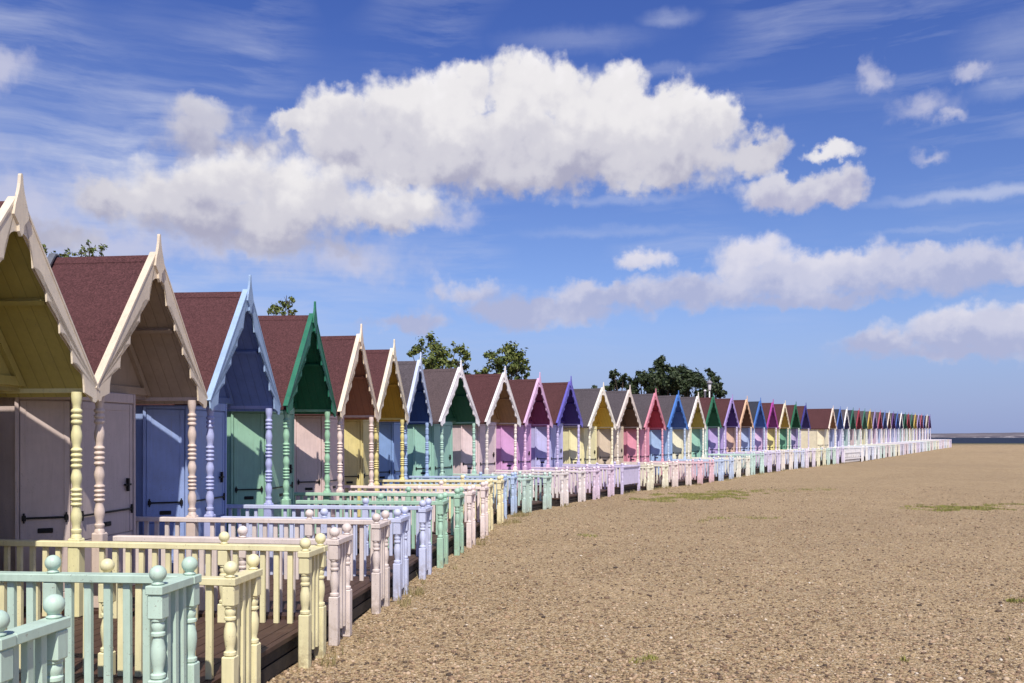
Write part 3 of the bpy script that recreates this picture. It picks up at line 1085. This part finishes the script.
def limb(bm, a, b, r0, r1, seg=6):
    d = (b - a).normalized()
    u = d.orthogonal().normalized()
    v = d.cross(u)
    ra = [bm.verts.new(a + (u * math.cos(q) + v * math.sin(q)) * r0) for q in [2 * math.pi * i / seg for i in range(seg)]]
    rb = [bm.verts.new(b + (u * math.cos(q) + v * math.sin(q)) * r1) for q in [2 * math.pi * i / seg for i in range(seg)]]
    for i in range(seg):
        bm.faces.new((ra[i], ra[(i + 1) % seg], rb[(i + 1) % seg], rb[i]))
    bm.faces.new(ra[::-1])
    bm.faces.new(rb)

def tree(name, label, base_px, dist, clumps, leafsize, per, mat, seed, cat="tree", solid=0.5):
    """clumps: (px, py, radius px) of the crown seen from the beach; the crown is given its own depth"""
    rng = random.Random(seed)
    bx = (base_px - 512) / F * dist
    root = thing(name, label, cat, (bx, dist, -0.3), 0, "trees behind the huts")
    bm = bmesh.new()
    pts = []
    for (px, py, r) in clumps:
        rr = r / F * dist * (1.25 if name == 'pine_tree' else 1.12)
        dz = rng.uniform(-0.55, 0.55) * min(1.8, rr * 2.2)
        pts.append((Vector(((px - 512) / F * dist - bx, dz, (HY - py) / F * dist + EYE + 0.3)), rr))
    low = min(p.z for p, r in pts)
    fork = Vector((0.1, 0.05, max(0.8, low * 0.55)))
    limb(bm, Vector((0, 0, -0.1)), fork, 0.16, 0.11, 8)
    for p, r in pts:
        mid = fork.lerp(p, 0.5) + Vector((rng.uniform(-.15, .15), rng.uniform(-.15, .15), 0.15))
        limb(bm, fork, mid, 0.06, 0.04)
        limb(bm, mid, p, 0.04, 0.012)
        for k in range(5):
            d = Vector((rng.gauss(0, 1), rng.gauss(0, 1), rng.gauss(0, 1))).normalized() * r * 0.8
            limb(bm, p, p + d, 0.014, 0.004, 4)
    part("trunk", mesh_of("trunk", bm), BARK, root)
    verts, faces = [], []
    for p, r in pts:
        # sub-clumps give an uneven outline with holes
        nsub = max(4, int(7 * solid * 2))
        subs = []
        for k in range(nsub):
            d = Vector((rng.gauss(0, 1), rng.gauss(0, 1), rng.gauss(0, 0.9)))
            d = d.normalized() * r * rng.uniform(0.25, 0.95)
            subs.append((p + d, r * rng.uniform(0.22, 0.48)))
        nl = int(per * (r / 0.5) ** 2)
        for k in range(nl):
            c, sr = subs[rng.randrange(nsub)]
            d = Vector((rng.gauss(0, 1), rng.gauss(0, 1), rng.gauss(0, 1))).normalized() * sr * rng.random() ** 0.5 * (1.0 + 0.45 * max(0, rng.gauss(0, 1)))
            q = c + d
            nrm = (d.normalized() + Vector((rng.uniform(-.7, .7), rng.uniform(-.7, .7), rng.uniform(-.3, .9)))).normalized()
            u = nrm.orthogonal().normalized()
            v = nrm.cross(u)
            a = rng.random() * 6.283
            u2 = u * math.cos(a) + v * math.sin(a)
            v2 = nrm.cross(u2)
            l = leafsize * rng.uniform(0.6, 1.3)
            w = l * 0.5
            i = len(verts)
            verts += [q - u2 * l, q + v2 * w, q + u2 * l, q - v2 * w]
            faces.append((i, i + 1, i + 2, i + 3))
    me = bpy.data.meshes.new("crown")
    me.from_pydata([tuple(v) for v in verts], [], faces)
    part("crown", me, mat, root)
    return root

tree("broadleaf_tree", "sparse treetop over the red-brown roof of the beige gabled hut", 80, 27, [(45, 250, 7), (58, 254, 5), (79, 252, 7), (92, 250, 8), (102, 250, 6), (69, 256, 6), (88, 259, 9), (50, 260, 8), (75, 275, 18), (98, 280, 16), (58, 282, 16), (80, 300, 22), (105, 305, 16), (62, 308, 16)], 0.06, 260, LEAF_B, 1)
tree("broadleaf_tree", "small sprig of treetop above the roof of the dark green trimmed hut", 280, 30, [(284, 300, 7), (272, 307, 6), (291, 303, 5), (278, 312, 8), (288, 312, 7), (280, 328, 12), (294, 332, 11), (268, 334, 11), (282, 350, 16), (298, 354, 11), (266, 356, 12)], 0.07, 300, LEAF_B, 2)
tree("broadleaf_tree", "loose leafy tree with gaps above the pale blue and white trimmed huts", 438, 38,
     [(430, 340, 8), (421, 348, 8), (433, 352, 12), (412, 353, 6), (444, 353, 9), (430, 364, 13), (447, 364, 9), (455, 348, 6), (462, 352, 8), (467, 357, 5), (458, 362, 8), (438, 373, 14), (466, 366, 4), (430, 388, 16), (456, 386, 14), (444, 404, 18)], 0.085, 330, LEAF_B, 3)
tree("broadleaf_tree", "rounded bushy tree over the ridge of the tan brown gabled hut", 508, 40,
     [(494, 357, 9), (505, 353, 9), (515, 353, 8), (520, 360, 8), (510, 363, 12), (495, 366, 10), (523, 368, 7), (526, 374, 5), (512, 374, 13), (477, 372, 4), (485, 374, 6), (500, 390, 14), (520, 390, 12), (508, 404, 16)], 0.085, 380, LEAF_B, 4)
tree("pine_tree", "slim dark pine on the left edge of the dark clump, with open branches", 618, 52,
     [(614, 373, 4), (615, 379, 5), (624, 376, 4), (617, 386, 7), (610, 388, 5), (624, 384, 5), (595, 387, 2.5), (632, 390, 6)], 0.10, 420, LEAF_P, 5)
tree("pine_tree", "tallest dark pine with pointed top in the middle of the dark clump", 664, 54,
     [(662, 360, 4), (660, 366, 6), (664, 372, 8), (657, 380, 9), (668, 382, 10), (660, 390, 12), (674, 372, 6), (652, 372, 4), (675, 390, 9)], 0.11, 520, LEAF_P, 6)
tree("pine_tree", "low dark pine between the slim pine and the tallest pine", 642, 53,
     [(640, 374, 4), (644, 380, 8), (636, 383, 7), (648, 387, 9), (636, 391, 8)], 0.11, 480, LEAF_P, 7)
tree("pine_tree", "broad dark pine to the right of the tallest pine", 688, 55,
     [(682, 371, 5), (690, 374, 7), (684, 380, 10), (697, 378, 7), (694, 387, 12), (705, 384, 6), (680, 390, 10)], 0.11, 520, LEAF_P, 8)
tree("pine_tree", "wind-bent dark pine behind the street lamp, leaning right", 714, 57,
     [(708, 371, 2.5), (711, 375, 4), (715, 381, 6), (720, 388, 5), (708, 386, 8), (722, 393, 4), (714, 392, 8)], 0.11, 520, LEAF_P, 9)

# ------------------------------------------------------------------ lamp and post behind the roofs
LAMPW = simple("white_lamp_enamel", (0.72, 0.70, 0.72), 0.45, 0, 0.06)
LAMPG = simple("grey_lamp_cap", (0.22, 0.21, 0.25), 0.5, 0, 0.1)
ld = 50.0
lx = (709.5 - 512) / F * ld
top = EYE + (HY - 379.5) / F * ld
lamp = thing("street_lamp", "white street lamp with round cap rising above the huts before the dark pines", "street lamp", (lx, ld, -0.25))
bm = bmesh.new()
lathe(bm, [(0.07, 0), (0.06, 1.2), (0.042, 1.25), (0.034, top - 0.35)], 10)
part("pole", mesh_of("pole", bm, True), LAMPW, lamp)
bm = bmesh.new()
zt = top + 0.25
lathe(bm, [(0.06, zt - 0.62), (0.075, zt - 0.56), (0.10, zt - 0.30), (0.10, zt - 0.24)], 14)
part("diffuser", mesh_of("diffuser", bm, True), LAMPW, lamp)
bm = bmesh.new()
lathe(bm, [(0.15, zt - 0.235), (0.17, zt - 0.20), (0.15, zt - 0.13), (0.07, zt - 0.08), (0.02, zt - 0.01), (0, zt)], 14)
part("lamp_cap", mesh_of("lamp_cap", bm, True), LAMPG, lamp)
bm = bmesh.new()
pd_ = 49.0
pz = EYE + (HY - 389.3) / F * pd_ + 0.25
lathe(bm, [(0.06, 0), (0.055, pz - 0.12), (0.075, pz - 0.11), (0.075, pz - 0.05), (0.03, pz - 0.03), (0, pz)], 10)
solo("white_post", mesh_of("white_post", bm, True), LAMPW, "short white post top beside the street lamp, poking above the roofs", "post", loc=((705 - 512) / F * pd_, pd_, -0.25))

# ------------------------------------------------------------------ sky
world = bpy.data.worlds.new("World")
scene.world = world
world.use_nodes = True
wt = NT(world.node_tree)
for nd in list(world.node_tree.nodes):
    world.node_tree.nodes.remove(nd)
BG = 0.145
K = 0.91 / BG
out = wt.n('ShaderNodeOutputWorld')
sky = wt.n('ShaderNodeTexSky', sky_type='NISHITA')
sky.sun_disc = False
sky.sun_elevation = SUN_EL
sky.sun_rotation = SUN_AZ + math.pi
sky.altitude = 0
sky.air_density = 1.0
sky.dust_density = 0.6
sky.ozone_density = 2.0
tc = wt.n('ShaderNodeTexCoord')
sx = wt.n('ShaderNodeSeparateXYZ')
wt.link(tc.outputs['Generated'], sx.inputs[0])
az = wt.math('ARCTAN2', sx.outputs[0], sx.outputs[1])
el = wt.math('ARCSINE', sx.outputs[2])
cmb = wt.n('ShaderNodeCombineXYZ')
wt.link(wt.math('MULTIPLY', az, 57.2958), cmb.inputs[0])
wt.link(wt.math('MULTIPLY', el, 57.2958), cmb.inputs[1])
P = cmb.outputs[0]           # azimuth and elevation in degrees

def noise2(t, vec, scale, detail, rough=0.55, color=False):
    o = t.noise(vec, scale, detail, rough, color)
    o.node.noise_dimensions = '2D'
    return o

def azel(px, py):
    a = math.atan((px - 512) / F)
    e = math.atan((HY - py) / F * math.cos(a))
    return math.degrees(a), math.degrees(e)

# clear sky, graded deeper blue with height as a polarised sky is
grade = wt.ramp(wt.mapr(el, 0.0, 0.55), [(0.0, (0.52, 0.56, 0.77)), (0.12, (0.53, 0.57, 0.79)), (0.40, (0.47, 0.53, 0.79)), (0.75, (0.33, 0.42, 0.79)), (1.0, (0.28, 0.37, 0.77))])
clear = wt.mix(1.0, sky.outputs[0], grade, 'MULTIPLY')
bg0 = wt.n('ShaderNodeBackground')
bg0.inputs['Strength'].default_value = BG
cl0 = noise2(wt, wt.vmath('MULTIPLY', P, (0.035, 0.07, 0)), 1.0, 4, 0.6)
wt.put(bg0.inputs['Color'], wt.mix(wt.mapr(cl0, 0.48, 0.70, 0.0, 0.8), clear, (0.62 * K, 0.62 * K, 0.68 * K, 1)))

big = [(298, 122, 30, 18, .9), (338, 120, 54, 34, 1), (395, 120, 62, 42, 1), (440, 104, 50, 38, 1), (470, 92, 36, 28, 1), (522, 90, 52, 38, 1), (566, 98, 46, 36, 1), (612, 104, 50, 38, 1), (662, 114, 50, 34, 1),
       (704, 126, 48, 36, 1), (420, 150, 150, 46, 1), (540, 148, 190, 50, 1), (650, 152, 130, 42, 1), (758, 152, 42, 24, 1)]
bigl = [(116, 202, 58, 26, .95), (180, 196, 76, 36, 1), (236, 182, 58, 40, 1), (300, 198, 96, 40, 1), (390, 208, 74, 26, 1), (240, 216, 150, 30, 1)]
puff = [(208, 116, 44, 26, .9), (196, 140, 44, 34, .9), (240, 150, 60, 26, .8), (60, 236, 60, 24, .8), (280, 244, 120, 20, .9)]
bigs = [(800, 192, 62, 20, 1), (842, 187, 30, 18, 1), (780, 182, 26, 16, .9), (826, 153, 40, 12, .85)]
mid1 = [(748, 258, 50, 28, 1), (800, 276, 90, 28, 1), (865, 274, 84, 28, 1), (935, 270, 84, 26, 1), (1000, 268, 66, 22, 1), (640, 258, 42, 18, .8), (600, 296, 130, 24, .75), (690, 292, 110, 26, .85), (465, 292, 70, 24, .7), (540, 310, 150, 24, .85), (410, 324, 100, 18, .65), (820, 298, 170, 16, .75)]
mid2 = [(960, 334, 84, 28, 1), (1005, 326, 70, 26, 1), (895, 342, 64, 18, .9), (1050, 333, 70, 26, 1), (950, 352, 110, 12, .8)]
faint = [(875, 80, 16, 20, 1), (925, 104, 38, 16, 1), (952, 112, 22, 10, 1), (970, 71, 21, 11, 1), (930, 156, 26, 12, .7), (60, 232, 110, 34, 1), (120, 246, 110, 26, 1), (15, 200, 90, 50, 1), (0, 68, 30, 22, 1), (340, 258, 110, 28, .95), (230, 246, 130, 22, 1), (450, 222, 60, 20, .8)]

def heaps(p, pw, bump, blobs, k):
    acc = None
    for (px, py, rx, ry, w) in blobs:
        a, e = azel(px, py)
        d = wt.vmath('SUBTRACT', pw, (a, e, 0))
        d = wt.vmath('LENGTH', wt.vmath('MULTIPLY', d, (15.7 / rx, 15.7 / ry, 0)))
        if w < 1:
            d = wt.math('ADD', d, 1 - w)
        acc = d if acc is None else wt.math('SMOOTH_MIN', acc, d, k)
    return wt.math('ADD', wt.math('SUBTRACT', 1.0, acc), bump)

def billow(p):
    """domain warp and cauliflower relief at a sky position"""
    w = wt.vmath('SUBTRACT', noise2(wt, p, 0.45, 2, 0.55, True), (0.5, 0.5, 0.5))
    w2 = wt.vmath('SUBTRACT', noise2(wt, p, 1.9, 3, 0.6, True), (0.5, 0.5, 0.5))
    pw = wt.vmath('ADD', p, wt.vmath('ADD', wt.vmath('SCALE', w, 1.6), wt.vmath('SCALE', w2, 0.7)))
    def vor(sc):
        v = wt.n('ShaderNodeTexVoronoi', feature='SMOOTH_F1')
        v.voronoi_dimensions = '2D'
        wt.put(v.inputs['Vector'], wt.vmath('ADD', p, wt.vmath('SCALE', w2, 0.5)))
        v.inputs['Scale'].default_value = sc
        v.inputs['Smoothness'].default_value = 0.25
        return v.outputs['Distance']
    v1, v2, v3 = vor(0.34), vor(0.80), vor(1.7)
    n = noise2(wt, p, 1.2, 6, 0.54)
    b = wt.math('ADD', wt.math('MULTIPLY', wt.math('SUBTRACT', 0.38, v1), 0.50), wt.math('MULTIPLY', wt.math('SUBTRACT', 0.38, v2), 0.22))
    b = wt.math('ADD', b, wt.math('MULTIPLY', wt.math('SUBTRACT', 0.38, v3), 0.08))
    b = wt.math('ADD', b, wt.math('MULTIPLY', wt.math('SUBTRACT', n, 0.5), 0.34))
    return pw, b

pw1, b1 = billow(P)
PL = wt.vmath('ADD', P, (-0.35, 0.75, 0))        # a step towards the light
pw2, b2 = billow(PL)

# high thin streaks
mp = wt.n('ShaderNodeMapping')
wt.put(mp.inputs[0], P)
mp.inputs['Rotation'].default_value = (0, 0, R(-7))
mp.inputs['Scale'].default_value = (0.05, 0.42, 1)
wl = wt.vmath('SCALE', noise2(wt, P, 0.10, 2, 0.6, True), 0.35)
st = noise2(wt, wt.vmath('ADD', mp.outputs[0], wl), 1.5, 6, 0.62)
patch = noise2(wt, P, 0.075, 2, 0.5)
cir = wt.math('MULTIPLY', wt.mapr(st, 0.42, 0.80), wt.mapr(patch, 0.42, 0.65))
leftmask = wt.mapr(az, R(-6), R(-22))
cir = wt.math('ADD', wt.math('MULTIPLY', cir, 0.34), wt.math('MULTIPLY', wt.mapr(st, 0.28, 0.84, 0.05, 0.60), wt.math('MULTIPLY', leftmask, wt.mapr(el, R(24), R(16)))), clamp=True)
wob = wt.vmath('ADD', P, wt.vmath('SCALE', wt.vmath('SUBTRACT', noise2(wt, P, 0.6, 4, 0.6, True), (0.5, 0.5, 0.5)), 0.8))
stm = wt.mapr(st, 0.3, 0.6, 0.4, 1.0)
for px, py, rx, ry, amt in ((1000, 191, 140, 9, 0.6), (620, 200, 100, 8, 0.42), (640, 72, 150, 9, 0.25), (610, 232, 120, 8, 0.3), (940, 228, 90, 5, 0.22), (1010, 40, 60, 30, 0.28), (1010, 88, 46, 13, 0.55),
                            (670, 18, 40, 12, 0.4), (110, 120, 70, 16, 0.35), (580, 40, 110, 16, 0.22)):
    a, e = azel(px, py)
    d = wt.vmath('LENGTH', wt.vmath('MULTIPLY', wt.vmath('SUBTRACT', wob, (a, e, 0)), (15.7 / rx, 15.7 / ry, 0)))
    cir = wt.math('MAXIMUM', cir, wt.math('MULTIPLY', wt.mapr(d, 0.1, 1.0, amt, 0.0, True), stm))
c = wt.mix(cir, clear, (0.60 * K, 0.64 * K, 0.80 * K, 1))
c = wt.mix(wt.mapr(el, R(0), R(10), 0.75, 0.0, True), c, (0.27 * K, 0.35 * K, 0.66 * K, 1))

broad = noise2(wt, wt.vmath('ADD', P, (3.0, 1.0, 0)), 0.22, 3, 0.5)
sp = wt.n('ShaderNodeSeparateXYZ')
wt.link(pw1, sp.inputs[0])
elw = sp.outputs[1]
dbump = wt.math('SUBTRACT', b1, b2)
def layer(c, blobs, lit, dark, a0, a1, opac, ybase=None, ytop=None, fine=0.5, gain=1.3, k=0.14):
    h = heaps(P, pw1, 0.0, blobs, k)
    h = wt.math('ADD', wt.math('MULTIPLY', h, gain), b1)
    alpha = wt.mapr(h, a0, a1, 0.0, opac, True)
    if ybase:
        # tops catch the sun, the flat bases are in the cloud's own shade
        v = wt.mapr(elw, azel(512, ybase)[1], azel(512, ytop)[1], 0.0, 0.78)
        s = wt.math('ADD', v, wt.math('MULTIPLY', dbump, fine))
        s = wt.math('ADD', s, wt.math('MULTIPLY', wt.math('SUBTRACT', broad, 0.5), 0.7))
        s = wt.math('ADD', s, wt.mapr(h, 0.0, 0.5, 0.16, 0.0), clamp=True)
        mid_ = tuple((a * 0.45 + b * 0.55) * K for a, b in zip(dark, lit))
        c2 = wt.ramp(s, [(0.0, tuple(v * K for v in dark)), (0.35, mid_), (0.75, tuple(v * K for v in lit)), (1.0, tuple(v * 1.07 * K for v in lit))], 'EASE')
    else:
        c2 = tuple(v * K for v in lit) + (1,)
    return wt.mix(alpha, c, c2)
c = layer(c, faint, (0.60, 0.60, 0.74), None, -0.1, 0.9, 0.72, gain=1.0)
c = layer(c, mid1, (0.76, 0.74, 0.82), (0.43, 0.46, 0.66), -0.05, 0.62, 0.9, 306, 250, 0.45)
c = layer(c, mid2, (0.76, 0.74, 0.82), (0.43, 0.46, 0.66), -0.05, 0.60, 0.9, 354, 318, 0.45)
c = layer(c, puff, (0.70, 0.69, 0.75), (0.44, 0.44, 0.56), -0.05, 0.75, 0.9, 170, 90, 0.4)
c = layer(c, big, (0.83, 0.81, 0.83), (0.41, 0.41, 0.54), -0.04, 0.48, 1.0, 200, 90, 0.50)
c = layer(c, bigl, (0.83, 0.81, 0.83), (0.41, 0.41, 0.54), -0.08, 0.68, 1.0, 248, 172, 0.45)
c = layer(c, bigs, (0.84, 0.82, 0.84), (0.47, 0.47, 0.62), -0.04, 0.60, 0.95, 222, 160, 0.6)
bg1 = wt.n('ShaderNodeBackground')
bg1.inputs['Strength'].default_value = BG
wt.put(bg1.inputs['Color'], c)
# the detailed clouds stand over the sea to the north; elsewhere a plainer broken sky
inside = wt.math('MULTIPLY', wt.mapr(wt.math('ABSOLUTE', az), R(40), R(64), 1.0, 0.0, True), wt.mapr(el, R(30), R(46), 1.0, 0.0, True))
inside = wt.math('MULTIPLY', inside, wt.math('GREATER_THAN', el, R(-2)))
ms = wt.n('ShaderNodeMixShader')
wt.put(ms.inputs[0], inside)
wt.link(bg0.outputs[0], ms.inputs[1])
wt.link(bg1.outputs[0], ms.inputs[2])
wt.link(ms.outputs[0], out.inputs[0])
world.cycles.sampling_method = 'MANUAL'
world.cycles.sample_map_resolution = 256

# ------------------------------------------------------------------ colour management
scene.view_settings.view_transform = 'Standard'
scene.view_settings.look = 'None'
scene.view_settings.exposure = 0.16
scene.view_settings.gamma = 1.0
scene.view_settings.use_curve_mapping = False
scene.cycles.max_bounces = 5
scene.cycles.use_denoising = True
